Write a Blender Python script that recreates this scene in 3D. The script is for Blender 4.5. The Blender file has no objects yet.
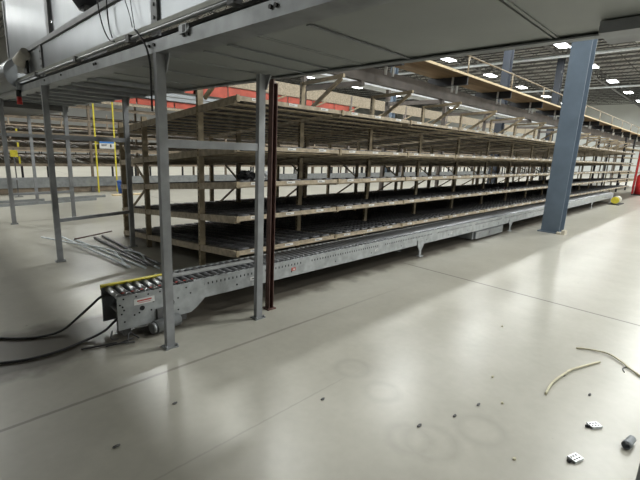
import bpy, bmesh, math, random
from mathutils import Vector, Matrix
random.seed(7)
S = bpy.context.scene
COL = S.collection
# ------------------------------------------------------------------ camera
cd = bpy.data.cameras.new('camera'); cam = bpy.data.objects.new('camera', cd); COL.objects.link(cam)
yaw, pit, rol = math.radians(44.375), math.radians(-12.614), math.radians(-2.67)
F = Vector((math.cos(yaw)*math.cos(pit), math.sin(yaw)*math.cos(pit), math.sin(pit)))
r0 = Vector((math.sin(yaw), -math.cos(yaw), 0)); d0 = F.cross(r0)
RI = math.cos(rol)*r0 + math.sin(rol)*d0
DN = -math.sin(rol)*r0 + math.cos(rol)*d0
mw = Matrix((RI, -DN, -F)).transposed().to_4x4(); mw.translation = (0, 0, 1.6)
cam.matrix_world = mw
cd.sensor_width = 36.0; cd.lens = 409.375/640*36; cd.clip_start = 0.05; cd.clip_end = 300
S.camera = cam
# ------------------------------------------------------------------ world, exposure
w = bpy.data.worlds.new('world'); S.world = w; w.use_nodes = True
w.node_tree.nodes['Background'].inputs[0].default_value = (0.93, 0.97, 1.0, 1)
w.node_tree.nodes['Background'].inputs[1].default_value = 0.35
S.view_settings.view_transform = 'Standard'; S.view_settings.look = 'None'
S.view_settings.exposure = 0.0; S.view_settings.gamma = 1.0; S.view_settings.use_curve_mapping = False
LAMP_W = 325.0

# ------------------------------------------------------------------ materials
MATS = {}
def mat(name, col, rough=0.5, metal=0.0, var=0.12, scale=6.0, emit=0.0, bump=0.0, stretch=(1, 1, 1), spec=0.5, dark=None):
    if name in MATS: return MATS[name]
    m = bpy.data.materials.new(name); m.use_nodes = True; nt = m.node_tree; b = nt.nodes['Principled BSDF']
    b.inputs['Roughness'].default_value = rough; b.inputs['Metallic'].default_value = metal
    b.inputs['Specular IOR Level'].default_value = spec
    tc = nt.nodes.new('ShaderNodeTexCoord'); mp = nt.nodes.new('ShaderNodeMapping'); mp.inputs['Scale'].default_value = stretch
    nt.links.new(tc.outputs['Object'], mp.inputs['Vector'])
    nz = nt.nodes.new('ShaderNodeTexNoise'); nz.inputs['Scale'].default_value = scale; nz.inputs['Detail'].default_value = 5
    nt.links.new(mp.outputs[0], nz.inputs['Vector'])
    rp = nt.nodes.new('ShaderNodeValToRGB'); rp.color_ramp.elements[0].position = 0.3; rp.color_ramp.elements[1].position = 0.7
    d = dark if dark else [c*(1-var*1.6) for c in col]
    rp.color_ramp.elements[0].color = (*d, 1); rp.color_ramp.elements[1].color = (*[min(1, c*(1+var)) for c in col], 1)
    nt.links.new(nz.outputs['Fac'], rp.inputs[0]); nt.links.new(rp.outputs[0], b.inputs['Base Color'])
    if emit:
        b.inputs['Emission Color'].default_value = (*col, 1); b.inputs['Emission Strength'].default_value = emit
    if bump:
        bp = nt.nodes.new('ShaderNodeBump'); bp.inputs['Strength'].default_value = bump; bp.inputs['Distance'].default_value = 0.01
        nt.links.new(nz.outputs['Fac'], bp.inputs['Height']); nt.links.new(bp.outputs[0], b.inputs['Normal'])
    MATS[name] = m; return m

GALV = mat('galvanized_steel', (0.31, 0.325, 0.335), 0.42, 0.6, 0.12, 9)
PANEL = mat('galvanized_sheet', (0.33, 0.35, 0.37), 0.32, 0.85, 0.06, 2.5, bump=0.15)
PAN = mat('deck_pan_steel', (0.31, 0.325, 0.315), 0.5, 0.2, 0.08, 1.5)
POST = mat('grey_post_steel', (0.30, 0.31, 0.325), 0.5, 0.25, 0.12, 8)
CONV = mat('conveyor_frame_grey', (0.40, 0.42, 0.43), 0.45, 0.2, 0.15, 12)
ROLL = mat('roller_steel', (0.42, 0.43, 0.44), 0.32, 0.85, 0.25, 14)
DKROLL = mat('dark_reflection_roller_steel', (0.22, 0.225, 0.235), 0.4, 0.6, 0.3, 14)  # darker copy of the roller steel, dark reflections put into its colour
TAN = mat('tan_painted_steel', (0.36, 0.29, 0.19), 0.55, 0.0, 0.2, 10)
TAN2 = mat('beige_painted_steel', (0.43, 0.36, 0.265), 0.5, 0.0, 0.22, 14)
TRK = mat('dark_track_rollers', (0.085, 0.085, 0.09), 0.5, 0.1, 0.3, 12)
TRKT = mat('greyed_track_rails', (0.13, 0.12, 0.105), 0.6, 0.2, 0.3, 8)
RUST = mat('red_brown_primer', (0.115, 0.06, 0.05), 0.6, 0.1, 0.25, 12)
BLUE = mat('slate_blue_paint', (0.125, 0.165, 0.215), 0.5, 0.0, 0.08, 3)
YEL = mat('safety_yellow', (0.72, 0.62, 0.05), 0.5, 0.0, 0.12, 12)
WHITE = mat('white_label', (0.75, 0.75, 0.74), 0.6, 0, 0.05, 40)
REDL = mat('red_print', (0.55, 0.10, 0.08), 0.6, 0, 0.1, 30)
RED = mat('red_orange_paint', (0.52, 0.095, 0.06), 0.5, 0, 0.12, 3)
XRED = mat('fire_red', (0.55, 0.03, 0.03), 0.35, 0, 0.08, 6)
BLACK = mat('black_rubber', (0.02, 0.02, 0.022), 0.5, 0, 0.2, 20)
PLY = mat('plywood', (0.36, 0.235, 0.12), 0.65, 0, 0.18, 2.0, stretch=(0.4, 4, 4))
PLYE = mat('plywood_edge', (0.74, 0.60, 0.38), 0.65, 0, 0.12, 9)
DKBLUE = mat('dark_blue_paint', (0.026, 0.032, 0.044), 0.5, 0.0, 0.08, 3)
JOIST = mat('black_joist_steel', (0.025, 0.026, 0.03), 0.5, 0.2, 0.2, 8)
CHAN = mat('brown_grey_channel', (0.21, 0.185, 0.17), 0.55, 0.1, 0.15, 3)
DKSTEEL = mat('ceiling_steel', (0.13, 0.13, 0.13), 0.55, 0.2, 0.12, 2)
BSIGN = mat('sign_blue', (0.05, 0.22, 0.6), 0.5, 0, 0.05, 30)
TUBE = mat('bright_conduit', (0.78, 0.84, 0.88), 0.35, 0.0, 0.1, 12)
IVORY = mat('ivory_strap', (0.62, 0.58, 0.42), 0.6, 0, 0.12, 20)
LENS = mat('lamp_lens', (0.93, 0.97, 1.0), 0.4, 0, 0, 1, emit=16)
HOLE = mat('slot_shadow_black', (0.015, 0.015, 0.017), 0.8, 0, 0.1, 10)

# ------------------------------------------------------------------ mesh helpers
class MB:
    def __init__(s): s.bm = bmesh.new(); s.mats = []
    def mi(s, m):
        if m not in s.mats: s.mats.append(m)
        return s.mats.index(m)
    def hexa(s, p, m=None):      # 8 corner points: bottom loop 0-3, top loop 4-7
        v = [s.bm.verts.new(q) for q in p]; k = s.mi(m) if m else 0
        for f in ((3, 2, 1, 0), (4, 5, 6, 7), (0, 1, 5, 4), (1, 2, 6, 5), (2, 3, 7, 6), (3, 0, 4, 7)):
            fc = s.bm.faces.new([v[i] for i in f]); fc.material_index = k
        return s
    def box(s, x0, x1, y0, y1, z0, z1, m=None):
        return s.hexa([(x0, y0, z0), (x1, y0, z0), (x1, y1, z0), (x0, y1, z0), (x0, y0, z1), (x1, y0, z1), (x1, y1, z1), (x0, y1, z1)], m)
    def bar(s, a, b, wd, ht, m=None, up=(0, 0, 1)):   # rectangular bar from a to b
        a = Vector(a); b = Vector(b); t = (b-a).normalized(); u = Vector(up)
        if abs(t.dot(u)) > 0.98: u = Vector((1, 0, 0))
        sd = t.cross(u).normalized(); u2 = sd.cross(t).normalized()
        o = [(-sd*wd-u2*ht)/2, (sd*wd-u2*ht)/2, (sd*wd+u2*ht)/2, (-sd*wd+u2*ht)/2]
        return s.hexa([a+o[0], a+o[1], a+o[2], a+o[3], b+o[0], b+o[1], b+o[2], b+o[3]], m)
    def cyl(s, a, b, r, n=12, m=None, r2=None, caps=True):
        a = Vector(a); b = Vector(b); r2 = r if r2 is None else r2
        t = (b-a).normalized(); u = Vector((0, 0, 1)) if abs(t.z) < .9 else Vector((1, 0, 0))
        e1 = t.cross(u).normalized(); e2 = t.cross(e1); k = s.mi(m) if m else 0
        A = []; B = []
        for i in range(n):
            c = e1*math.cos(2*math.pi*i/n)+e2*math.sin(2*math.pi*i/n)
            A.append(s.bm.verts.new(a+c*r)); B.append(s.bm.verts.new(b+c*r2))
        for i in range(n):
            f = s.bm.faces.new((A[i], B[i], B[(i+1) % n], A[(i+1) % n])); f.material_index = k; f.smooth = True
        if caps:
            f = s.bm.faces.new(A); f.material_index = k; f = s.bm.faces.new(B[::-1]); f.material_index = k
        return s
    def tube(s, pts, r, n=8, m=None):      # smooth tube through points (catmull-rom)
        P = [Vector(p) for p in pts]; Q = []
        for i in range(len(P)-1):
            p0 = P[max(i-1, 0)]; p1 = P[i]; p2 = P[i+1]; p3 = P[min(i+2, len(P)-1)]
            for j in range(6):
                t = j/6
                Q.append(0.5*((2*p1)+(p2-p0)*t+(2*p0-5*p1+4*p2-p3)*t*t+(3*p1-p0-3*p2+p3)*t**3))
        Q.append(P[-1]); k = s.mi(m) if m else 0; R = []
        for i, q in enumerate(Q):
            t = (Q[min(i+1, len(Q)-1)]-Q[max(i-1, 0)]).normalized()
            u = Vector((0, 0, 1)) if abs(t.z) < .9 else Vector((1, 0, 0))
            e1 = t.cross(u).normalized(); e2 = t.cross(e1)
            R.append([s.bm.verts.new(q+r*(e1*math.cos(2*math.pi*a/n)+e2*math.sin(2*math.pi*a/n))) for a in range(n)])
        for i in range(len(R)-1):
            for a in range(n):
                f = s.bm.faces.new((R[i][a], R[i+1][a], R[i+1][(a+1) % n], R[i][(a+1) % n])); f.smooth = True; f.material_index = k
        for e in (R[0], R[-1][::-1]):
            s.bm.faces.new(e).material_index = k
        return s
    def prism(s, poly, ax, c0, c1, m=None):     # polygon in the plane across axis ax, swept c0..c1
        def P(a, b, c): return {'x': (c, a, b), 'y': (a, c, b), 'z': (a, b, c)}[ax]
        A = [s.bm.verts.new(P(a, b, c0)) for a, b in poly]; B = [s.bm.verts.new(P(a, b, c1)) for a, b in poly]
        k = s.mi(m) if m else 0; n = len(poly)
        for i in range(n): s.bm.faces.new((A[i], A[(i+1) % n], B[(i+1) % n], B[i])).material_index = k
        s.bm.faces.new(A[::-1]).material_index = k; s.bm.faces.new(B).material_index = k
        return s
    def build(s, name, m=None, parent=None, loc=(0, 0, 0), label=None, bevel=0):
        if bevel:
            bmesh.ops.bevel(s.bm, geom=s.bm.edges[:], offset=bevel, segments=2, affect='EDGES', profile=0.7)
        bmesh.ops.recalc_face_normals(s.bm, faces=s.bm.faces[:])
        me = bpy.data.meshes.new(name); s.bm.to_mesh(me); s.bm.free()
        for q in (s.mats or [m]): me.materials.append(q)
        o = bpy.data.objects.new(name, me); COL.objects.link(o); o.location = loc
        if parent: o.parent = parent
        if label: o['label'] = label
        return o
def tag(o, label, cat, group=None, kind=None):
    o['label'] = label; o['category'] = cat
    if group: o['group'] = group
    if kind: o['kind'] = kind
    return o
def thing(name, label, cat, loc=(0, 0, 0), group=None, rz=0):
    o = bpy.data.objects.new(name, None); COL.objects.link(o); o.location = loc; o.rotation_euler = (0, 0, rz); o.empty_display_size = .1
    return tag(o, label, cat, group)
def struct(o): o['kind'] = 'structure'; return o
def kids(o): return [c for c in COL.objects if c.parent == o]
def dup(root, loc, label=None, tree=None):
    r = root.copy(); COL.objects.link(r); r.location = loc
    if label: r['label'] = label
    for ch, gs in tree:
        c = ch.copy(); COL.objects.link(c); c.parent = r
        for g in gs:
            d = g.copy(); COL.objects.link(d); d.parent = c
    return r
def tree_of(root): return [(c, kids(c)) for c in kids(root)]
ORD = ['first', 'second', 'third', 'fourth', 'fifth', 'sixth', 'seventh', 'eighth', 'ninth', 'tenth', 'eleventh', 'twelfth', 'thirteenth',
       'fourteenth', 'fifteenth', 'sixteenth', 'seventeenth', 'eighteenth', 'nineteenth', 'twentieth', 'twenty-first', 'twenty-second', 'twenty-third', 'twenty-fourth', 'twenty-fifth', 'twenty-sixth']

# ------------------------------------------------------------------ the shell: floor, walls, ceiling
def floor_material():
    m = bpy.data.materials.new('polished_concrete'); m.use_nodes = True; nt = m.node_tree; L = nt.links; N = nt.nodes.new
    b = nt.nodes['Principled BSDF']
    geo = N('ShaderNodeNewGeometry'); sep = N('ShaderNodeSeparateXYZ'); L.new(geo.outputs['Position'], sep.inputs[0])
    def math_(op, a, bb=None, c=None):
        n = N('ShaderNodeMath'); n.operation = op
        for i, v in enumerate((a, bb, c)):
            if v is None: continue
            if isinstance(v, (int, float)): n.inputs[i].default_value = v
            else: L.new(v, n.inputs[i])
        return n.outputs[0]
    def noise(sc, det=4, vec=None):
        n = N('ShaderNodeTexNoise'); n.inputs['Scale'].default_value = sc; n.inputs['Detail'].default_value = det
        L.new(vec or geo.outputs['Position'], n.inputs['Vector']); return n.outputs['Fac']
    def ramp(v, a, bb):
        n = N('ShaderNodeMapRange'); n.inputs['From Min'].default_value = a; n.inputs['From Max'].default_value = bb; L.new(v, n.inputs['Value']); return n.outputs[0]
    n1 = noise(0.55, 3); n2 = noise(3.2, 6); n3 = noise(16, 4)
    base = N('ShaderNodeValToRGB'); L.new(math_('ADD', math_('MULTIPLY', n1, 0.5), math_('ADD', math_('MULTIPLY', n2, 0.32), math_('MULTIPLY', n3, 0.18))), base.inputs[0])
    e = base.color_ramp.elements; e[0].position = 0.15; e[0].color = (0.275, 0.263, 0.22, 1); e[1].position = 0.85; e[1].color = (0.505, 0.488, 0.43, 1)
    # saw-cut joints along x and y, with wavering dirt
    wob = math_('MULTIPLY', math_('SUBTRACT', n3, 0.5), 0.012)
    def line(co, at, wd):
        d = math_('ABSOLUTE', math_('SUBTRACT', math_('ADD', co, wob), at))
        return math_('SUBTRACT', 1.0, ramp(d, wd*0.5, wd))
    X, Y = sep.outputs[0], sep.outputs[1]
    jn = None
    for co, at, wd, st in ((Y, 2.59, 0.017, 0.5), (X, 5.06, 0.02, 0.8), (Y, 1.70, 0.008, 0.2), (Y, -2.4, 0.014, .7), (Y, 9.3, 0.02, .6), (X, -1.2, .014, .6), (X, 16, .02, .6), (X, 22, .02, .6)):
        l = math_('MULTIPLY', line(co, at, wd), st)
        if at == 2.59: l = math_('MULTIPLY', l, ramp(X, 4.2, 2.4))
        if at == 1.70: l = math_('MULTIPLY', l, ramp(X, 2.3, 1.7))
        jn = l if jn is None else math_('MAXIMUM', jn, l)
    # fan-shaped band of dirt and painted-in shade under the conveyor, and round tyre scuffs
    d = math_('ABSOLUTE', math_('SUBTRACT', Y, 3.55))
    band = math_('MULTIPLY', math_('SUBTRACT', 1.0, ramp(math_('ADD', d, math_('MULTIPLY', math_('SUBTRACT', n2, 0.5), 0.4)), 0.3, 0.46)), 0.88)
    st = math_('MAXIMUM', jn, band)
    for cx, cy, r in ((1.93, 0.93, 0.14), (2.12, 1.42, 0.11), (2.2, 1.75, 0.12), (2.25, 0.78, 0.13), (1.86, 1.03, 0.115)):
        dx = math_('SUBTRACT', X, cx); dy = math_('SUBTRACT', Y, cy)
        rr = math_('SQRT', math_('ADD', math_('MULTIPLY', dx, dx), math_('MULTIPLY', dy, dy)))
        q = math_('SUBTRACT', 1.0, ramp(math_('ABSOLUTE', math_('SUBTRACT', rr, r)), 0.0, 0.05))
        st = math_('MAXIMUM', st, math_('MULTIPLY', q, 0.13))
    sp = N('ShaderNodeTexVoronoi'); sp.inputs['Scale'].default_value = 2.3; L.new(geo.outputs['Position'], sp.inputs['Vector'])
    spk = math_('MULTIPLY', math_('SUBTRACT', 1.0, ramp(sp.outputs['Distance'], 0.012, 0.03)), 0.55)
    st = math_('MAXIMUM', st, spk)
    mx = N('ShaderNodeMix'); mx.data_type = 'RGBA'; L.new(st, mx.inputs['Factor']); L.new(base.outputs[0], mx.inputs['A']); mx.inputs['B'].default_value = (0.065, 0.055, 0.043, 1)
    L.new(mx.outputs['Result'], b.inputs['Base Color'])
    b.inputs['Roughness'].default_value = 0.31
    b.inputs['Specular IOR Level'].default_value = 0.5
    return m
X0, X1, Y0, Y1, ZC = -17, 66, -16, 46, 9.4
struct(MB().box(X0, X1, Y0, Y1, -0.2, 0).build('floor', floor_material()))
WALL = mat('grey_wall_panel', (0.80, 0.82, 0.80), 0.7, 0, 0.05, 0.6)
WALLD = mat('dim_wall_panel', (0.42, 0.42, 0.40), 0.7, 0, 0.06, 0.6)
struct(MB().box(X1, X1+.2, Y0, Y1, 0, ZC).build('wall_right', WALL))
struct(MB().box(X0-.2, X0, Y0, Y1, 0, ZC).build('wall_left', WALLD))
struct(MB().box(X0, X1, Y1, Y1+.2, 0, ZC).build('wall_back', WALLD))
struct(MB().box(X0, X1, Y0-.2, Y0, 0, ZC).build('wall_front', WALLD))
def ceiling_mat():
    m = mat('corrugated_roof_deck', (0.36, 0.36, 0.345), 0.6, 0.1, 0.05, 1); nt = m.node_tree
    wv = nt.nodes.new('ShaderNodeTexWave'); wv.inputs['Scale'].default_value = 1.6; wv.bands_direction = 'X'
    tc = nt.nodes.new('ShaderNodeTexCoord'); nt.links.new(tc.outputs['Object'], wv.inputs[0])
    bp = nt.nodes.new('ShaderNodeBump'); bp.inputs['Distance'].default_value = 0.04; nt.links.new(wv.outputs['Fac'], bp.inputs['Height'])
    nt.links.new(bp.outputs[0], nt.nodes['Principled BSDF'].inputs['Normal']); return m
struct(MB().box(X0, X1, Y0, Y1, ZC, ZC+.15).build('ceiling', ceiling_mat()))
# roof joists (open web) across, girders along
jm = MB()
y = Y0+.1
jm.box(-.05, .05, Y0+.05, Y1-.05, ZC-.08, ZC-.01); jm.box(-.05, .05, Y0+.05, Y1-.05, ZC-.62, ZC-.55)
k = 0
while y < Y1-.8:
    jm.bar((0, y, ZC-.58), (0, y+.6, ZC-.05), .025, .025); jm.bar((0, y+.6, ZC-.05), (0, y+1.2, ZC-.58), .025, .025); y += 1.2
j0 = struct(jm.build('roof_joist', DKSTEEL)); x = 4.5; j0.location.x = x
while x < X1-2:
    x += 1.6; c = j0.copy(); COL.objects.link(c); c.location.x = x
gm = MB(); gm.box(X0+.05, X1-.05, -.11, .11, ZC-.75, ZC-.71); gm.box(X0+.05, X1-.05, -.11, .11, ZC-1.32, ZC-1.28); x = X0+.3
while x < X1-2:
    gm.bar((x, 0, ZC-1.3), (x+.8, 0, ZC-.73), .05, .05); gm.bar((x+.8, 0, ZC-.73), (x+1.6, 0, ZC-1.3), .05, .05); x += 1.6
g0 = struct(gm.build('roof_girder', DKSTEEL)); g0.location.y = 2.65
for yy in (9.2, 15.6, 22, 30):
    c = g0.copy(); COL.objects.link(c); c.location.y = yy
# light-grey sprinkler main under the roof, seen at the right
struct(MB().cyl((30, -15.8, 7.9), (30, 40, 7.9), .09, 10).cyl((44, -15.8, 7.9), (44, 40, 7.9), .07, 10).build('trim_1', TUBE))

# ------------------------------------------------------------------ ceiling lamps
LZ = 8.0
lm = thing('ceiling_lamp', 'x', 'lamp', (0, 0, LZ), 'ceiling lamps hung in rows from the roof')
MB().box(-.68, .68, -.32, .32, 0, .07).build('housing', WHITE, lm)
MB().box(-.65, .65, -.29, .29, -.02, 0).build('lens', LENS, lm)
sm = MB()
for sx in (-.5, .5): sm.bar((sx, 0, .07), (sx, 0, ZC-LZ-.6), .012, .012)
sm.box(-.55, .55, -.02, .02, ZC-LZ-.63, ZC-LZ-.59)
sm.build('hanger', GALV, lm)
ld = bpy.data.lights.new('lamp_light', 'AREA'); ld.shape = 'RECTANGLE'; ld.size = 1.14; ld.size_y = .42; ld.energy = LAMP_W; ld.color = (0.98, 1.0, 0.96)
lo = bpy.data.objects.new('lamp_light', ld); COL.objects.link(lo); lo.parent = lm; lo.location = (0, 0, -.03)
lt = tree_of(lm)
RN = {-12.8: 'row farthest right, outside the view', -5.8: 'second row right of the view', 1.2: 'row over the open aisle', 8.3: 'row beside the near blue column top', 15.4: 'row just above the plywood walkway', 22.5: 'row beyond the back racks', 29.5: 'row farthest to the left'}
first = True
for yy, nm in RN.items():
    for i in range(10):
        xx = -7.65+7.05*i
        if yy < 0 and i > 7: continue
        if yy < 15 and i < 2: continue
        lab = 'white ceiling lamp, %s along the %s' % (ORD[i], nm)
        if first: lm.location = (xx, yy, LZ); lm['label'] = lab; first = False
        else: dup(lm, (xx, yy, LZ), lab, lt)

# ------------------------------------------------------------------ building columns
def column(x, y, label, m_=None):
    t = thing('steel_column', label, 'column', (x, y, 0), 'slate blue building columns')
    m = MB(); s = .185
    m.box(-s, -s+.03, -s, s, .02, ZC-1.32); m.box(s-.03, s, -s, s, .02, ZC-1.32); m.box(-s+.03, s-.03, -.012, .012, .02, ZC-1.32)
    m.build('shaft', m_ or BLUE, t)
    MB().box(-.24, .24, -.24, .24, 0, .02).build('base_plate', BLUE, t)
    return t
c = column(10.2, 2.65, 'large slate blue steel column standing in the open aisle beside the roller conveyor')
MB().box(-.2, -.02, -.3, -.235, 0, .09).box(-.28, -.2, -.24, -.16, 0, .05).build('concrete_patch', mat('pale_grout', (.6, .55, .45), .8), c)
column(22.55, 9.2, 'dark blue column rising behind the plywood walkway, left of the near blue column', DKBLUE)
column(31.0, 9.2, 'dark blue column rising behind the walkway just left of the near column shaft', DKBLUE)
column(24.0, 17.25, 'pale blue column seen under the walkway deck, above the tan racks')

# ------------------------------------------------------------------ overhead conveyor gantry (near left, passes over the viewer)
PX0, PX1, PZ = 1.30, 2.45, 2.20
GY = [-0.12, 2.92, 6.02, 9.08, 12.2]
gt = thing('overhead_gantry', 'galvanized overhead conveyor gantry with sheet steel underside on grey posts, running across the top left', 'gantry', (0, 0, 0))
# underside pans with gaps at the joints
cuts = [-5.0, -2.2, 0.765, 2.02, 3.05, 4.25, 5.35, 8.0, 11.0, 13.4]
for a, b_ in zip(cuts[:-1], cuts[1:]):
    m = MB(); m.box(1.47, PX1, a+.006, b_-.006, PZ, PZ+.03)
    m.box(1.47, PX1, a+.006, a+.02, PZ-.006, PZ); m.box(1.47, PX1, b_-.02, b_-.006, PZ-.006, PZ)
    m.build('deck_pan', PAN, gt)
MB().box(1.36, 2.43, -5, 13.4, PZ+.10, PZ+.12).build('inner_bed', DKSTEEL, gt)
for yy in (4.75, 5.3, 5.85, 6.45, 7.0, 7.6, 8.3, 9.0, 9.8, 10.6, 11.5): MB().box(1.42, 2.44, yy-.03, yy+.03, PZ-.045, PZ-.0061).build('underside_rib', GALV, gt)
for yy in (1.62, 2.33, 2.62, 3.6): MB().box(1.5, 2.44, yy-.012, yy+.012, PZ-.012, PZ-.0061).build('underside_rib', GALV, gt)
# near edge channel: bottom flange, web, lip
m = MB(); m.box(PX0, 1.455, -5, 13.4, PZ-.02, PZ-.012); m.box(PX0, PX0+.012, -5, 13.4, PZ-.012, PZ+.05); m.box(PX0, PX0+.06, -5, 13.4, PZ+.05, PZ+.06)
m.build('edge_channel', GALV, gt)
m = MB(); m.box(PX1, PX1+.012, -5, 13.4, PZ-.02, PZ+.16); m.box(PX1-.05, PX1, -5, 13.4, PZ-.02, PZ-.012)
m.build('edge_channel', GALV, gt)
MB().cyl((PX0-.012, -5, PZ+.115), (PX0-.012, 8.6, PZ+.115), .011, 10).build('conduit', GALV, gt, label='round conduit along the gantry edge')
for yy in (-1.2, .6, 1.95, 3.3, 4.6, 6.2): MB().box(PX0-.034, PX0+.02, yy-.03, yy+.03, PZ+.09, PZ+.14).build('conduit_clamp', DKSTEEL, gt)
for yy in (1.62, 1.66, 2.45, 2.5, 2.92, 3.0, 4.1, 4.15, 5.2, 5.9): MB().cyl((PX0-.01, yy, PZ+.03), (PX0, yy, PZ+.03), .011, 8).build('bolt_head', BLACK, gt)
# side guard panels between posts, with dark joint straps
RZ = 2.655
for a, b_ in ((-5, -.12), (-.12, 2.92), (2.92, 6.02), (6.02, 7.0)):
    MB().box(PX0+.02, PX0+.026, a+.04, b_-.04, PZ+.13, RZ-.025).build('side_panel', PANEL, gt)
for yy in GY[:4]:
    m = MB(); m.box(PX0+.004, PX0+.03, yy-.045, yy+.045, PZ+.086, RZ-.025)
    for zz in (.2, .28, .36): m.cyl((PX0-.004, yy, PZ+zz), (PX0+.004, yy, PZ+zz), .012, 8)
    m.build('joint_strap', POST, gt)
m = MB(); m.box(PX0, PX0+.06, -5, 13.4, RZ-.025, RZ+.025); m.build('top_rail', POST, gt)
MB().box(PX0-.004, PX0+.055, -5, 8.6, PZ+.135, PZ+.165).build('lower_trim', mat('olive_grey_trim', (.30, .31, .27), .5, .3), gt)
MB().box(PX1, PX1+.006, -5, 13.4, PZ+.16, 2.5).build('side_panel', PANEL, gt)
MB().box(PX1-.0, PX1+.03, -5, 13.4, 2.5, 2.55).build('top_rail', POST, gt)
# taller guards standing on the rail at the far left
MB().box(PX0+.005, PX0+.011, 5.62, 7.82, RZ+.025, 3.45).build('upper_guard', PANEL, gt)
MB().box(PX0+.0, PX0+.03, 5.52, 5.62, RZ+.026, 3.45).build('guard_post', POST, gt)
MB().box(PX0-.004, PX0+.03, 7.82, 7.9, RZ+.026, 3.45).build('guard_post', POST, gt)
m = MB(); m.prism([(5.515, RZ+.026), (4.35, RZ+.026), (4.55, 2.74), (4.83, 2.92), (4.95, 3.45), (5.515, 3.45)], 'x', PX0+.03, PX0+.036)
m.build('upper_guard', PANEL, gt)
m = MB(); m.box(1.4, 1.85, 5.0, 5.5, 3.0, 3.5); m.build('motor_housing', BLACK, gt, label='black housing above the guard')
MB().box(1.85, 1.9, 4.98, 5.03, 2.98, 3.5).build('housing_trim', WHITE, gt)
MB().box(1.6, 1.8, 5.3, 5.45, PZ+.12, 3.0).build('housing_stand', DKSTEEL, gt)
# rounded chute cover at the far left
m = MB(); pts = []
for i in range(13):
    a = math.pi*i/12
    pts.append((PX0+.0-.16*math.sin(a), 2.43-.19*math.cos(a)))
pin = [(p[0]+.012*(1 if True else 0), 2.43+(p[1]-2.43)*.93) for p in pts]
poly = [(x_, z_) for x_, z_ in pts]
m.prism(poly, 'y', 7.35, 9.8); m.build('rounded_cover', PANEL, gt)
m = MB(); m.cyl((PX0-.07, 6.75, 2.5), (PX0-.02, 6.6, 2.62), .085, 14, r2=.06); m.build('duct_stub', mat('pale_plastic', (.72, .68, .62), .6), gt)
m = MB(); m.box(PX0-.03, PX0+.0, 6.62, 6.74, PZ+.17, 2.6); m.build('dark_bracket', BLACK, gt)
# posts, base plates, cross bars
PW = .032
GPX = [(1.33, 2.22, .03), (1.33, 2.21, 2.94), (1.31, 2.345, 6.3), (1.31, 2.31, 9.2), (1.31, 2.3, 12.3), (1.31, 2.3, 15.3)]
for i, yy in enumerate(GY):
    for px, yq in ((GPX[i][0], yy), (GPX[i][1], GPX[i][2])):
        m = MB(); m.box(px-PW, px+PW, yq-PW*.75, yq+PW*.75, .012, PZ-.02); m.build('post', POST, gt)
        m = MB(); m.box(px-.055, px+.055, yq-.045, yq+.045, 0, .012)
        for sx in (-.044, .044): m.cyl((px+sx, yq-.034, .012), (px+sx, yq-.034, .03), .009, 6)
        m.build('base_plate', GALV, gt)
        m = MB(); m.prism([(yq-.09, PZ-.021), (yq+.09, PZ-.021), (yq+.03, PZ-.14), (yq-.03, PZ-.14)], 'x', px+PW, px+PW+.008); m.build('gusset', POST, gt)
    xa, xb, y2 = GPX[i]
    if i > 0:
        MB().bar((xa+PW, yy, 1.585), (xb-PW, y2, 1.585), .03, .06).build('cross_bar', POST, gt)
    if i > 1:
        MB().bar((xa+PW, yy, .54), (xb-PW, y2, .54), .03, .045).build('cross_bar', POST, gt)
# drop box on the far lip above the camera
m = MB(); m.box(2.22, 2.449, -.6, .53, 2.145, PZ-.007); m.build('drop_tray', CHAN if False else POST, gt)
MB().box(2.449, 2.47, .40, .43, 2.145, 2.19).build('tray_clip', WHITE, gt)

MB().box(1.36, 2.42, 9.4, 13.3, 2.07, PZ-.046).build('lower_dark_slab', DKSTEEL, gt)
# things on the gantry
t = thing('pull_switch', 'small red and black pull switch hanging under the gantry edge at far left', 'switch', (PX0-.03, 7.25, 1.99))
MB().cyl((0, 0, .02), (0, 0, .12), .035, 12, r2=.03).build('red_grip', XRED, t)
MB().cyl((0, 0, .12), (0, 0, .21), .032, 12).build('body', BLACK, t)
MB().box(-.02, .02, -.02, .02, .21, .32).build('bracket', GALV, t)
def cable(name, pts, r, label, cat='cable', m=BLACK): return tag(MB().tube(pts, r, 8).build(name, m), label, cat)
cx = PX0-.012
cable('hanging_cable', [(cx, 3.93, 2.75), (cx, 3.9, 2.6), (cx, 3.82, 2.46), (cx-.01, 3.68, 2.36), (cx-.02, 3.55, 2.33)], .005, 'left black cable sagging down the bright gantry side panel')
cable('hanging_cable', [(cx, 3.72, 2.8), (cx, 3.72, 2.6), (cx, 3.7, 2.46), (cx-.01, 3.62, 2.37)], .005, 'second black cable from left, dropping straight down the gantry side panel')
cable('hanging_cable', [(cx, 3.42, 2.72), (cx, 3.36, 2.6), (cx, 3.28, 2.47), (cx-.01, 3.22, 2.38)], .003, 'thin dark wire, third from left on the gantry side panel')
cable('hanging_cable', [(cx, 3.28, 2.66), (cx, 3.24, 2.5), (cx-.01, 3.18, 2.37)], .003, 'short thin wire on the gantry panel, nearest the front post')
cable('hanging_cable', [(cx-.01, 3.18, 2.36), (cx-.012, 3.02, 2.25), (cx-.002, 2.97, 2.12), (cx-.002, 2.965, 1.95), (cx-.002, 2.965, 1.8)], .007, 'black cable tucked down the front gantry post from the edge channel')
tag(MB().box(PX0-.02, PX0-.001, 2.44, 2.53, PZ+.035, PZ+.085, GALV).box(PX0-.022, PX0-.02, 2.455, 2.485, PZ+.04, PZ+.08, BLACK).build('junction_box'), 'small grey junction box on the gantry edge right of the front post', 'junction box')

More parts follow.
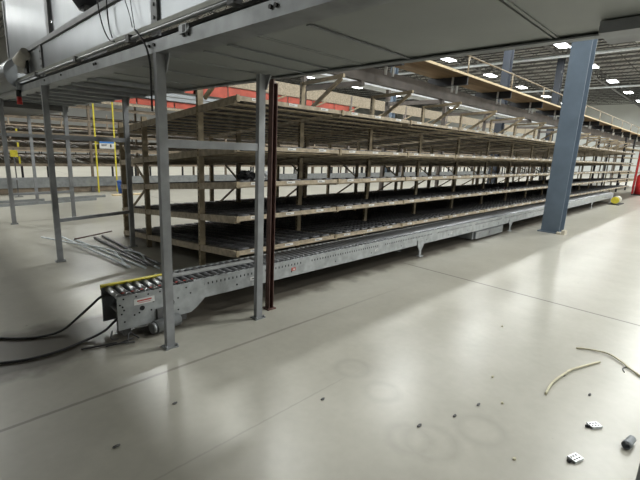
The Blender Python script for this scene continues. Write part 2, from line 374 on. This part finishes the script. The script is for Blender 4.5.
# ------------------------------------------------------------------ roller conveyor along the rack
CY0, CY1, CZ = 3.28, 3.68, 0.37
CX0, CX1 = 1.07, 20.3
cv = thing('roller_conveyor', 'long grey roller conveyor with slotted side rail running along the front of the racks', 'conveyor', (0, 0, 0))
for nm, y0, y1, xa in (('near', CY0, CY0+.012, 1.74), ('rear', CY1-.012, CY1, 1.74)):
    m = MB(); m.box(xa, CX1, y0, y1, .2, CZ, CONV)
    fy = (y0, y0+.04) if nm == 'near' else (y1-.04, y1)
    m.box(xa, CX1, fy[0], fy[1], .19, .2, CONV); m.box(xa, CX1, fy[0], fy[1]-.01, CZ, CZ+.006, CONV)
    if nm == 'near':
        x = xa+.05; k = 0
        while x < 14:
            if (k % 32) < 29: m.box(x, x+.01, y0-.0025, y0, .312, .334, HOLE)
            if k % 16 == 9: m.box(x, x+.014, y0-.0025, y0, .235, .25, HOLE)
            x += .045; k += 1
    m.build('side_rail', None, cv)
# deep drive section at the near end
m = MB(); m.prism([(CX0, .085), (1.70, .085), (1.76, .12), (1.84, .19), (1.84, CZ), (CX0, CZ)], 'y', CY0-.008, CY0-.0005, CONV)
for hx, hz in ((1.09, .3), (1.11, .28), (1.12, .25), (1.1, .22), (1.12, .15), (1.2, .19), (1.24, .2), (1.34, .2), (1.36, .27), (1.47, .2), (1.5, .29), (1.58, .25), (1.58, .14), (1.7, .27), (1.66, .33), (1.12, .345), (1.22, .345), (1.32, .345), (1.42, .345), (1.52, .345)):
    m.cyl((hx, CY0-.0105, hz), (hx, CY0-.008, hz), .0075, 8, HOLE)
m.cyl((1.265, CY0-.0105, .235), (1.265, CY0-.008, .235), .021, 14, HOLE); m.cyl((1.5, CY0-.0105, .22), (1.5, CY0-.008, .22), .045, 14, HOLE)
m.build('drive_plate', None, cv)
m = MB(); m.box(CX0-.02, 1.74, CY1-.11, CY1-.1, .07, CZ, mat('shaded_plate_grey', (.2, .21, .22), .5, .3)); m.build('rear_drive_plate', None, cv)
MB().box(CX0+.03, 1.7, CY0+.02, CY1-.12, .2, .21).build('cross_pan', DKSTEEL, cv)
MB().box(1.74, CX1, CY0+.045, CY1-.045, .21, .22).build('belt_pan', DKSTEEL, cv)
# label on the drive plate
m = MB(); m.box(1.20, 1.37, CY0-.0115, CY0-.009, .272, .322, WHITE); m.box(1.225, 1.345, CY0-.0125, CY0-.0116, .298, .31, REDL)
m.box(1.235, 1.335, CY0-.0125, CY0-.0116, .285, .289, REDL); m.build('warning_label', None, cv)
for x, c in ((2.92, REDL), (4.45, WHITE), (2.36, WHITE), (6.6, WHITE)):
    MB().box(x, x+.06, CY0-.0025, CY0, .25, .285, c).box(x+.02, x+.05, CY0-.0035, CY0-.0026, .26, .272, HOLE if c is WHITE else WHITE).build('small_label', None, cv)
# rollers
ya, yb = CY0+.013, CY1-.013
def roller(x, mt, yb=yb): return MB().cyl((x, ya, CZ-.012), (x, yb, CZ-.012), .0245, 12).cyl((x, ya, CZ-.012), (x, ya+.035, CZ-.012), .0262, 12)
x = CX0+.03; k = 0; stuff = MB()
sp = .0765
near = None; farr = None
while x < CX1-.03:
    if k < 100:
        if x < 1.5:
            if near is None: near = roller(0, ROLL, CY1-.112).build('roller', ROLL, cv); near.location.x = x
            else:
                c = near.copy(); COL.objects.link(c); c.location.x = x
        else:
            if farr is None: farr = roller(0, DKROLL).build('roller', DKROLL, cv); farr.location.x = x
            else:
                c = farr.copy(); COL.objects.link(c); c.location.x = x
    else: stuff.cyl((x, ya, CZ-.012), (x, yb, CZ-.012), .0245, 8)
    x += sp; k += 1
o = stuff.build('rollers', DKROLL, cv); o['kind'] = 'stuff'
m = MB(); x = CX0+.03                      # red drive bands near the near end
while x < 1.75:
    m.box(x+.028, x+.05, CY0+.05, CY0+.06, CZ+.004, CZ+.009); x += sp
m.build('drive_band', REDL, cv)
MB().box(1.5, 2.52, 3.44, 3.515, CZ+.0155, CZ+.028).build('centre_rail', mat('light_guide_rail', (.45, .46, .46), .45, .3), cv)
MB().box(CX0-.02, 1.62, CY1-.1, CY1-.085, CZ-.02, CZ+.018).box(CX0-.02, 1.62, CY1-.125, CY1-.085, CZ+.018, CZ+.024).build('edge_guard', YEL, cv, label='yellow painted edge guard')
# motor under the near end, floor stands and mid drive box
MB().cyl((1.33, 3.19, .07), (1.56, 3.24, .07), .055, 16).cyl((1.3, 3.185, .07), (1.33, 3.19, .07), .045, 16).build('gear_motor', GALV, cv)
for fx in (1.16, 1.66): MB().box(fx-.03, fx+.03, 3.34, 3.5, 0, .2).build('inner_foot', DKSTEEL, cv)
MB().box(1.35, 1.5, 3.22, 3.36, 0, .02).box(1.38, 1.48, 3.24, 3.3, .1, .2).build('motor_mount', DKSTEEL, cv)
for x in (5.62, 9.35, 13.1, 16.8, 20.0):
    for y0 in (CY0-.012, CY1):
        m = MB(); m.prism([(x-.1, .27), (x+.1, .27), (x+.09, .18), (x+.03, .1), (x+.03, .012), (x-.03, .012), (x-.03, .1), (x-.09, .18)], 'y', y0, y0+.01)
        m.box(x-.05, x+.05, y0-.03, y0+.04, 0, .012); m.build('floor_stand', CONV, cv)
m = MB(); m.box(7.55, 9.0, CY0+.03, CY1-.05, .02, .195); m.build('drive_box', CONV, cv)
m = MB(); m.box(7.6, 8.9, CY0-.02, CY0+.03, .03, .17); m.box(8.2, 8.3, CY0-.03, CY0-.02, .08, .14); m.build('drive_cover', GALV, cv)
m = MB(); m.box(7.7, 7.9, 3.35, 3.5, 0, .02).box(8.6, 8.8, 3.35, 3.5, 0, .02); m.build('box_foot', DKSTEEL, cv)
t = thing('drive_motor', 'pale motor with yellow end guard on the floor at the far conveyor end', 'motor', (19.2, 3.0, 0))
MB().cyl((.1, 0, .16), (.75, .05, .16), .14, 14).build('motor_body', mat('ivory_motor', (.6, .58, .5), .5), t)
MB().cyl((-.1, 0, .17), (.0, 0, .17), .13, 14).build('end_guard', YEL, t)
MB().box(-.25, .8, -.17, .19, 0, .03).build('base', BLACK, t)
# loose cable pair from the conveyor end
cable('power_cable', [(1.16, 3.5, .3), (1.06, 3.56, .305), (.98, 3.62, .22), (.88, 3.68, .11), (.76, 3.69, .03), (.62, 3.71, .012), (.47, 3.79, .012), (.34, 3.92, .012), (.1, 4.15, .012), (-.3, 4.4, .012)], .0105, 'upper black power cable curving from the conveyor end to the left edge')
cable('power_cable', [(1.25, 3.4, .14), (1.12, 3.42, .13), (1.0, 3.4, .06), (.86, 3.42, .014), (.67, 3.36, .012), (.48, 3.36, .012), (.32, 3.42, .012), (.05, 3.55, .012), (-.4, 3.7, .012)], .0105, 'lower black power cable lying straighter on the floor below the other')
m = MB()
for pts in (((1.06, 3.27, .02), (1.0, 3.25, .05), (1.03, 3.3, .09)), ((1.04, 3.2, .012), (1.12, 3.19, .03), (1.17, 3.24, .01)), ((.95, 3.22, .01), (1.05, 3.17, .025), (1.15, 3.16, .01)), ((1.1, 3.17, .01), (1.14, 3.24, .06), (1.2, 3.2, .01)), ((.8, 3.3, .006), (.92, 3.26, .01), (1.04, 3.24, .01))): m.tube(pts, .006, 6)
tag(m.build('wire_tangle', BLACK), 'small tangle of dark wires on the floor under the conveyor end', 'wires')
# red-brown angle post beside the second gantry post
t = thing('angle_post', 'dark red-brown steel post standing just right of the second gantry post', 'post', (2.44, 3.06, 0))
MB().box(-.028, -.02, -.03, .03, .01, PZ+.15).box(-.02, .028, .022, .03, .01, PZ+.15).box(.02, .028, -.03, .022, .01, PZ-.05).build('shaft', RUST, t)
MB().box(-.05, .05, -.05, .05, 0, .01).build('base_plate', RUST, t)

# ------------------------------------------------------------------ flow racks
SL = 0.10; BAY = 1.62; DEP = 3.35
LV = [0.43, 0.82, 1.20, 1.59, 2.09]
RX, RY = 2.5, 3.75
def perforated():
    m = mat('perforated_tan_upright', (0.36, 0.29, 0.19), 0.55, 0, 0.22, 10); nt = m.node_tree; b = nt.nodes['Principled BSDF']
    src = b.inputs['Base Color'].links[0].from_socket
    tc = nt.nodes.new('ShaderNodeTexCoord'); sp_ = nt.nodes.new('ShaderNodeSeparateXYZ'); nt.links.new(tc.outputs['Object'], sp_.inputs[0])
    a = nt.nodes.new('ShaderNodeMath'); a.operation = 'FRACT'; mu = nt.nodes.new('ShaderNodeMath'); mu.operation = 'MULTIPLY'; mu.inputs[1].default_value = 18
    nt.links.new(sp_.outputs[2], mu.inputs[0]); nt.links.new(mu.outputs[0], a.inputs[0])
    c = nt.nodes.new('ShaderNodeMath'); c.operation = 'LESS_THAN'; c.inputs[1].default_value = .42; nt.links.new(a.outputs[0], c.inputs[0])
    d = nt.nodes.new('ShaderNodeMath'); d.operation = 'ABSOLUTE'; nt.links.new(sp_.outputs[1], d.inputs[0])
    e = nt.nodes.new('ShaderNodeMath'); e.operation = 'LESS_THAN'; e.inputs[1].default_value = .009; nt.links.new(d.outputs[0], e.inputs[0])
    f = nt.nodes.new('ShaderNodeMath'); f.operation = 'MULTIPLY'; nt.links.new(c.outputs[0], f.inputs[0]); nt.links.new(e.outputs[0], f.inputs[1])
    x = nt.nodes.new('ShaderNodeMix'); x.data_type = 'RGBA'; nt.links.new(f.outputs[0], x.inputs['Factor']); nt.links.new(src, x.inputs['A']); x.inputs['B'].default_value = (.07, .055, .04, 1)
    nt.links.new(x.outputs['Result'], b.inputs['Base Color']); return m
UPR = perforated()
def up(parent, x, y, z1, wd=.035):
    return MB().box(-wd, -wd+.006, -.022, .022, 0, z1).box(-wd+.006, wd, -.022, -.016, 0, z1).box(-wd+.006, wd, .016, .022, 0, z1).build('upright', UPR, parent, (x+.037, y, 0))
def deck_mesh(n=8, dep=DEP, rm=TRK, pitch=.075):
    m = MB(); p = (BAY-.08)/n
    for i in range(n):
        xc = .06+p*(i+.5)
        for s in (-1, 1): m.bar((xc+s*p*.40, .03, -.012), (xc+s*p*.40, dep-.03, -.012-SL*(dep-.06)), .006, .035, TRKT)
        yy = .08
        while yy < dep-.08:
            z = -.004-SL*(yy-.03)
            m.cyl((xc-p*.38, yy, z), (xc+p*.38, yy, z), .024, 6, rm); yy += pitch
    yy = .2
    while yy < dep-.1:
        m.box(.03, BAY-.03, yy-.07, yy+.07, -.055-SL*yy, -.04-SL*yy, TAN); yy += .3
    return m
def make_bay():
    t = thing('flow_rack', 'x', 'rack', (RX, RY, 0), 'bays of the long tan flow rack')
    for y, z1 in ((.8, 2.5), (2.4, 1.93), (3.3, 1.86)): up(t, 0, y, z1)
    MB().bar((.037, 2.42, .9), (.037, 3.28, .35), .02, .03).build('brace', TAN, t)
    MB().bar((.037, 2.42, 1.0), (.037, 3.28, 1.5), .02, .03).build('brace', TAN, t)
    dm = None
    for i, z in enumerate(LV):
        fb = MB().box(.0, BAY-.004, 0, .03, z-.046, z).box(.0, BAY-.004, -.012, 0, z-.046, z-.034).build('front_beam', TAN2, t)
        for k in range(3):
            MB().box(.2+k*.52, .33+k*.52, -.0025, 0, z-.03, z-.003, WHITE).box(.215+k*.52, .28+k*.52, -.0035, -.0026, z-.02, z-.014, DKSTEEL).build('bin_label', None, fb)
        MB().box(.004, .04, -.014, -.0005, z-.06, z+.01).build('beam_clip', TAN, t)
        zb = z-SL*DEP
        MB().box(.0, BAY-.004, DEP-.03, DEP, zb-.06, zb).build('rear_beam', TAN2, t)
        MB().bar((.018, .03, z-.035), (.018, DEP-.03, z-.035-SL*(DEP-.06)), .03, .075).build('side_beam', TAN2, t)
        if dm is None: d = deck_mesh().build('roller_deck', None, t, (0, 0, z)); dm = d
        else:
            d = dm.copy(); COL.objects.link(d); d.location.z = z
    MB().bar((.037, .822, 2.48), (.037, .02, 2.53), .035, .045).build('top_arm', TAN, t)
    MB().bar((0.037, .68, 2.10), (0.037, .06, 2.5), .03, .045).build('arm_brace', TAN, t)
    return t
b0 = make_bay(); bt = tree_of(b0)
NB = 15
for i in range(NB):
    lab = 'tan flow rack bay with five roller shelves, %s from the open left end' % ORD[i]
    if i == 0: b0['label'] = lab
    else: r = dup(b0, (RX+BAY*i, RY, 0), lab, bt)
t = thing('rack_end_frame', 'tan upright frame closing the far right end of the flow rack run', 'rack frame', (RX+BAY*NB, RY, 0))
for y, z1 in ((.8, 2.5), (2.4, 1.93), (3.3, 1.86)): up(t, 0, y, z1)
for z in LV: MB().bar((.037, .0, z-.03), (.037, DEP, z-.03-SL*DEP), .03, .06).build('side_beam', TAN2, t)
MB().bar((.037, 2.42, .9), (.037, 3.28, .35), .02, .03).build('brace', TAN, t)
# dark frames beyond the far end of the run
t = thing('bolted_frame_rack', 'dark steel rack frames past the far right end of the tan racks', 'rack', (27.4, 4.35, 0))
for x in (0, 2.7, 5.4, 8.1):
    for y in (0, 1.2): MB().box(x-.05, x+.05, y-.04, y+.04, 0, 2.9).build('upright', JOIST, t)
for z in (.55, 1.0, 1.45, 1.9, 2.4):
    MB().box(-.05, 8.15, -.03, .03, z-.05, z).build('beam', TAN, t); MB().box(-.05, 8.15, 1.17, 1.23, z-.05, z).build('beam', TAN, t)
    MB().box(-.02, 8.1, .04, 1.16, z-.03, z-.005).build('shelf', TAN2, t)

# ------------------------------------------------------------------ plywood walkway above the racks
WX0, WX1 = 4.6, 46.0
t = thing('elevated_walkway', 'elevated plywood walkway on black joists with a railing, above and behind the tan racks', 'walkway', (0, 0, 0))
x = WX0
while x < WX1-.5:
    MB().box(x+.003, x+2.74, 4.9, 5.8, 3.45, 3.48).build('deck_sheet', PLY, t)
    MB().box(x+.003, x+2.74, 4.885, 4.9, 3.44, 3.49).build('deck_edge', PLYE, t)
    x += 2.75
x = 7.1
k = 0
while x < WX1-1:
    MB().box(x-.02, x+.02, 4.92, 6.0, 3.27, 3.45).box(x-.06, x+.06, 4.92, 6.0, 3.255, 3.27).build('joist', JOIST, t)
    if k < 12:
        for q in (-.12, .12): MB().cyl((x+.1+q, 5.3, 3.1), (x+.1+q, 5.3, 3.45), .028, 8).build('hanger_pipe', WHITE, t)
    MB().cyl((x, 4.94, 3.48), (x, 4.94, 3.9), .018, 8).build('rail_post', TAN2, t)
    x += 2.75; k += 1
MB().cyl((WX0, 4.94, 3.9), (WX1, 4.94, 3.9), .018, 8).build('top_rail', TAN2, t)
MB().box(3.2, WX1, 5.60, 5.66, 2.97, 3.255).box(3.2, WX1, 5.53, 5.66, 2.955, 2.97).build('channel_beam', CHAN, t)
MB().box(5.5, WX1, 7.25, 7.75, 3.29, 3.34).build('pale_beam', mat('pale_grey_beam', (.8, .83, .86), .5, 0), t)
for k in range(12):
    x = 6.69+3.24*k
    MB().box(x-.05, x+.05, 7.24, 7.34, 0, 3.29).build('support_post', CHAN, t)
    MB().box(x-.05, x+.05, 5.55, 7.3, 2.86, 2.955).build('cross_arm', CHAN, t)

# ------------------------------------------------------------------ second conveyor and racks across the back aisle
BRN = mat('brown_rack_steel', (.24, .19, .14), .6, 0, .3, 5)
t = thing('takeaway_conveyor', 'second grey conveyor running along the front of the back racks', 'conveyor', (0, 0, 0))
for y in (13.62, 14.06): MB().box(-9, 34, y, y+.02, .17, .42).build('side_rail', GALV, t)
MB().box(-9, 34, 13.65, 14.05, .36, .38).build('conveyor_bed', DKSTEEL, t)
MB().box(-9, 34, 13.66, 14.04, .01, .16).build('lower_dark_slab', BRN, t)  # dark block standing in for the shade beneath this conveyor
x = -8
while x < 34:
    MB().box(x-.04, x+.04, 13.64, 14.06, 0, .17).build('floor_stand', DKSTEEL, t); x += 3
BW = 2.44; LB = [0.79, 1.25, 1.68, 2.12, 2.52]
BRN_ = mat('brown_rack_steel', (.24, .19, .14), .6, 0, .3, 5)
SHELF = mat('brown_shelf_tracks', (.27, .22, .16), .6, .1, .4, 7, stretch=(6, 1, 1))
def make_back():
    t = thing('storage_rack', 'x', 'rack', (0, 14.35, 0), 'brown storage racks across the back aisle')
    for y in (0, 2.6): MB().box(0, .07, y, y+.06, 0, 2.95).build('upright', BRN, t)
    for x in (.62, 1.25, 1.36, 1.86):  MB().box(x, x+.05, .02, .07, 0, .73).build('leg', JOIST, t)
    for i, z in enumerate(LB):
        MB().box(.0, BW-.01, -.03, 0, z-.075, z-.012, BRN).box(.0, BW-.01, -.035, 0, z-.012, z, TAN2).build('front_beam', None, t)
        MB().box(.0, BW-.01, 2.66, 2.69, z+.12, z+.2).build('rear_beam', BRN, t)
        m = MB()
        for k in range(12):
            xx = .1+k*.195
            m.bar((xx, .03, z-.03), (xx, 2.64, z+.15), .15, .02, SHELF)
        for yy in (.5, 1.3, 2.1): m.box(.05, BW-.05, yy-.03, yy+.03, z-.075+.07*yy, z-.045+.07*yy, BRN)
        m.build('sloping_shelf', None, t)
    return t
k0 = make_back(); kt = tree_of(k0); first = True
for row, y in (('first row across the back aisle', 14.35), ('row behind the first back row', 27.5)):
    for i in range(26):
        x = -8+BW*i
        lab = 'brown storage rack bay, %s from left in the %s' % (ORD[i], row)
        if first: k0.location = (x, y, 0); k0['label'] = lab; first = False
        else: dup(k0, (x, y, 0), lab, kt)
# upper conveyor level over the back racks, with red guards and a beige fascia
t = thing('upper_conveyor_level', 'upper conveyor level over the back racks with beige fascia and red guard panels', 'conveyor level', (0, 0, 0))
MB().box(8.6, 44, 14.16, 14.22, 3.74, 4.25).build('fascia', TAN2, t)
MB().box(10.5, 44, 14.16, 14.22, 2.98, 3.3).build('lower_fascia', TAN2, t)
x = 7.7
for i in range(6): MB().box(x, x+1.42, 14.24, 14.28, 3.3, 3.72).build('red_guard_panel', RED, t); x += 1.5
for i in range(3): MB().box(4.4+1.3*i, 5.65+1.3*i, 14.24, 14.28, 2.74, 2.93).build('red_guard_panel', RED, t)
MB().box(7.4, 8.1, 14.24, 14.3, 3.3, 3.95).build('red_guard_panel', RED, t)
for z in (2.96, 3.1): MB().box(2.0, 9.5, 14.15, 14.2, z, z+.11).build('trough_side', PANEL, t)
MB().box(-9, 9.4, 14.15, 14.22, 2.64, 2.72).build('beam', TAN2, t)
MB().box(-9, 44, 14.3, 16.9, 3.0, 3.06).build('deck', CHAN, t)
for i in range(12):
    x = -8.3+BW*2*i
    if x > 44: continue
    MB().box(x+.1, x+.22, 14.15, 14.27, 0, 4.2 if x > 6 else 3.3).build('support_post', CHAN, t)
for i in range(14):
    x = 10.8+2.44*i
    MB().bar((x, 14.13, 3.3), (x+1.2, 14.13, 3.75), .04, .06).build('diagonal_brace', TAN, t)

# ------------------------------------------------------------------ smaller things
t = thing('yellow_gate', 'pair of tall yellow posts with a white and blue sign between them, across the aisle', 'gate', (4.07, 13.35, 0))
for x in (0, .53): MB().box(x-.017, x+.017, -.017, .017, .0, 2.85).build('post', YEL, t)
sg = MB().box(.09, .5, -.05, -.04, 1.3, 1.52).build('sign', WHITE, t, label='white sign with a blue header')
MB().box(.09, .5, -.054, -.0501, 1.455, 1.52).build('sign_header', BSIGN, sg)
MB().box(.14, .3, -.054, -.0501, 1.41, 1.425).box(.14, .28, -.054, -.0501, 1.38, 1.395).box(.38, .42, -.054, -.0501, 1.34, 1.43).build('sign_print', JOIST, sg)
MB().bar((0, .0, 1.45), (.53, 0, 1.45), .02, .03).build('sign_rail', YEL, t)
t = thing('aisle_marker', 'small yellow square marker on a thin post at the far left edge', 'marker', (2.05, 13.1, 0))
MB().box(-.012, .012, 0, .02, .012, 1.25).build('post', DKSTEEL, t); MB().box(-.08, .08, -.01, -.001, 1.03, 1.2).build('marker_plate', YEL, t); MB().box(-.09, .09, -.08, .1, 0, .012).build('base', DKSTEEL, t)
t = thing('bucket', 'blue bucket on the floor beyond the rear left corner of the racks', 'bucket', (4.58, 12.8, 0))
MB().cyl((0, 0, 0), (0, 0, .36), .14, 18, r2=.17).build('pail', mat('blue_plastic', (.02, .09, .35), .4), t); MB().cyl((0, 0, .36), (0, 0, .39), .178, 18).build('lid', mat('blue_plastic'  , (0, 0, 0)), t)
tag(MB().box(4.15, 5.0, 12.4, 12.55, 0, .04).build('loose_board', PLYE), 'loose tan board on the floor in front of the blue bucket', 'board')
tag(MB().prism([(0, 0), (.46, 0), (.52, .3), (-.06, .3)], 'y', 0, .3).build('black_bin', BLACK, None, (8.4, 14.5, .83)), 'black bin standing on the lowest shelf of the back racks', 'bin')
# crumpled wrap left on the second shelf from the top of the first bay
def lump(name, loc, r, m, seed, label, cat):
    rnd = random.Random(seed); bm = bmesh.new(); bmesh.ops.create_icosphere(bm, subdivisions=3, radius=1)
    for v in bm.verts: v.co = Vector((v.co.x*r[0], v.co.y*r[1], max(-.55, v.co.z)*r[2]))*(1+rnd.uniform(-.22, .22))
    mz = min(v.co.z for v in bm.verts)
    for v in bm.verts: v.co.z -= mz
    me = bpy.data.meshes.new(name); bm.to_mesh(me); bm.free(); me.materials.append(m)
    o = bpy.data.objects.new(name, me); COL.objects.link(o); o.location = loc; return tag(o, label, cat)
lump('crumpled_wrap', (3.02, 3.95, 1.205), (.1, .08, .07), mat('clear_wrap', (.75, .77, .8), .3, 0, .2, 20), 3, 'crumpled pale plastic wrap on a middle shelf of the first rack bay', 'plastic wrap')
lump('dark_rag', (2.86, 4.06, 1.195), (.1, .09, .065), BLACK, 5, 'dark rag on a middle shelf beside the pale plastic wrap', 'rag')

# fallen metal tubes behind the conveyor end
def tube(pts, r, m, label): return tag(MB().tube(pts, r, 8).build('metal_tube', m), label, 'tube', 'loose metal tubes on the floor')
DT = mat('dull_tube_steel', (.25, .255, .26), .4, .6, .2, 8)
tube([(1.36, 7.25, .09), (1.62, 6.63, .085), (1.91, 5.98, .08), (1.9, 5.6, .05), (1.86, 5.2, .016)], .014, TUBE, 'bright bent tube on top of the pile, reaching farthest left past the gantry post')
tube([(1.64, 7.32, .05), (1.76, 6.2, .04), (1.87, 5.16, .03)], .015, TUBE, 'straight bright tube running under the bent one in the loose pile')
tube([(1.78, 7.2, .015), (1.9, 6.2, .015), (2.02, 5.05, .015)], .014, TUBE, 'bright tube lying flat on the floor right of the bent tube')
tube([(2.1, 5.95, .055), (2.2, 5.65, .05), (2.13, 5.3, .03), (2.15, 4.95, .016)], .014, TUBE, 'short kinked bright tube nearest the rack end')
tube([(2.06, 7.13, .02), (2.1, 6.1, .02), (2.14, 5.06, .02)], .022, DT, 'dull grey tube, third strand from the rack on the floor')
tube([(2.2, 7.2, .02), (2.21, 6.1, .02), (2.23, 5.1, .02)], .02, DT, 'dull grey tube lying closest along the open rack end')
tube([(1.72, 6.93, .075), (2.08, 7.16, .06), (2.4, 7.36, .05)], .012, RUST, 'rusty rod lying across the far ends of the loose tubes')
tube([(1.98, 6.3, .016), (2.06, 5.7, .016), (2.08, 5.15, .016)], .016, DT, 'short dull tube between the bright tubes and the rack end')

# debris in the foreground
def strap(pts, label):
    return tag(MB().tube(pts, .008, 8).build('plastic_strip', IVORY), label, 'strip')
strap([(2.96, .635, .009), (3.1, .645, .012), (3.22, .64, .014), (3.36, .62, .014), (3.5, .595, .012), (3.81, .48, .009)], 'ivory plastic strip curved like a bow on the open floor')
strap([(3.95, .68, .006), (3.98, .62, .012), (4.03, .47, .014), (3.95, .36, .014), (3.88, .3, .012), (3.79, .2, .009), (3.7, .05, .009)], 'ivory plastic strip at the right edge, behind the curved one')
tag(MB().tube([(3.9, .31, .004), (3.84, .33, .004), (3.78, .31, .004)], .004, 6).build('wire_tie', DKSTEEL), 'dark wire tie touching the right edge strip', 'wire')
BRT = mat('bright_zinc', (.7, .72, .74), .35, .3, .15, 60)
def clip(x, y, rz, label):
    t = thing('metal_clip', label, 'clip', (x, y, 0), None, rz)
    MB().box(-.036, .036, -.024, -.021, 0, .013).box(-.036, .036, .021, .024, 0, .013).box(-.036, .036, -.024, .024, .013, .016).build('channel_body', BRT, t)
    for dx in (-.024, -.004, .016):
        for dy in (-.011, .009): MB().cyl((dx, dy, .0161), (dx, dy, .0167), .006, 8).build('slot_hole', HOLE, t)
    MB().cyl((-.06, .0, .009), (-.036, .0, .009), .009, 8).build('bolt', JOIST, t)
clip(2.405, .32, math.radians(-20), 'small perforated metal clip nearest the camera on the floor')
clip(2.82, .315, math.radians(-35), 'small perforated metal clip farther back, beside the short pipe')
t = thing('pipe_stub', 'short grey pipe stub lying on the floor by the corner post', 'pipe', (2.77, .135, 0), None, math.radians(-8))
m = MB(); n = 18; R = []
for xx, ro in ((-.05, .024), (-.02, .0245), (-.019, .021), (.05, .021), (.05, .017), (-.05, .019)):
    R.append([m.bm.verts.new((xx, ro*math.cos(2*math.pi*a/n), .0245+ro*math.sin(2*math.pi*a/n))) for a in range(n)])
for i in range(len(R)):
    A, B = R[i], R[(i+1) % len(R)]
    for a in range(n):
        fc = m.bm.faces.new((A[a], B[a], B[(a+1) % n], A[(a+1) % n])); fc.smooth = True
m.build('pipe_wall', mat('grey_plastic_pipe', (.25, .27, .29), .45, .2), t)
SC = [(2.25, .95, 1), (2.48, .9, 2), (2.62, .8, 3), (3.35, .62, 4), (2.0, 1.05, 5), (2.9, .98, 6), (1.75, 1.62, 7), (3.2, .42, 8), (2.15, .55, 9), (1.02, 2.2, 10), (.62, 2.05, 11), (3.9, 1.3, 12)]
for i, (x, y, sd) in enumerate(SC):
    o = lump('debris_chip', (x, y, 0), (.012+.004*(sd % 3), .008, .007), DKSTEEL if sd % 3 else IVORY, sd, 'tiny chip of debris scattered on the open concrete floor', 'debris'); o['group'] = 'chips scattered on the floor'
# red fire point at the far right edge
t = thing('fire_point', 'red fire extinguisher stand at the far right edge of the aisle', 'fire extinguisher', (26.4, 3.22, 0))
MB().cyl((0, 0, .05), (0, 0, .95), .2, 20).cyl((0, 0, .95), (0, 0, 1.1), .2, 20, r2=.07).build('cylinder', XRED, t)
MB().box(-.26, .26, -.26, .26, 0, .05).build('base', BLACK, t)
MB().box(-.04, .04, .22, .3, .05, 2.3).build('back_post', XRED, t)
MB().box(-.2, .2, .16, .219, 1.75, 2.3).build('red_board', XRED, t)
MB().cyl((0, 0, 1.1), (0, 0, 1.28), .05, 12).box(-.16, .16, -.03, .03, 1.28, 1.33).build('valve', BLACK, t)

LB_ = [((-.6, 11.9), (2.4, 12.05), 'grey bar lying in front of the back conveyor, farthest left'), ((1.3, 11.4), (3.5, 11.75), 'grey bar lying in front of the back conveyor, nearest the camera'), ((2.6, 12.1), (3.9, 12.3), 'grey bar lying in front of the back conveyor, rightmost of its group')]
for a, b_, lab in LB_:
    tag(MB().bar((*a, .03), (*b_, .03), .06, .06).build('loose_bar', GALV), lab, 'bar', 'loose bars on the floor of the back aisle')

for (z, h, nm) in ((1.68, .07, 'upper'), (1.25, .13, 'middle'), (.79, .2, 'lower')):
    for x, sd in ((2.36, 'left'), (2.68, 'right')):
        tag(MB().box(x-.022, x+.022, 14.322, 14.348, z+.001, z+h).build('shelf_marker', YEL), 'small yellow marker on a back rack at far left, %s one of the %s pair' % (sd, nm), 'marker', 'yellow shelf markers')
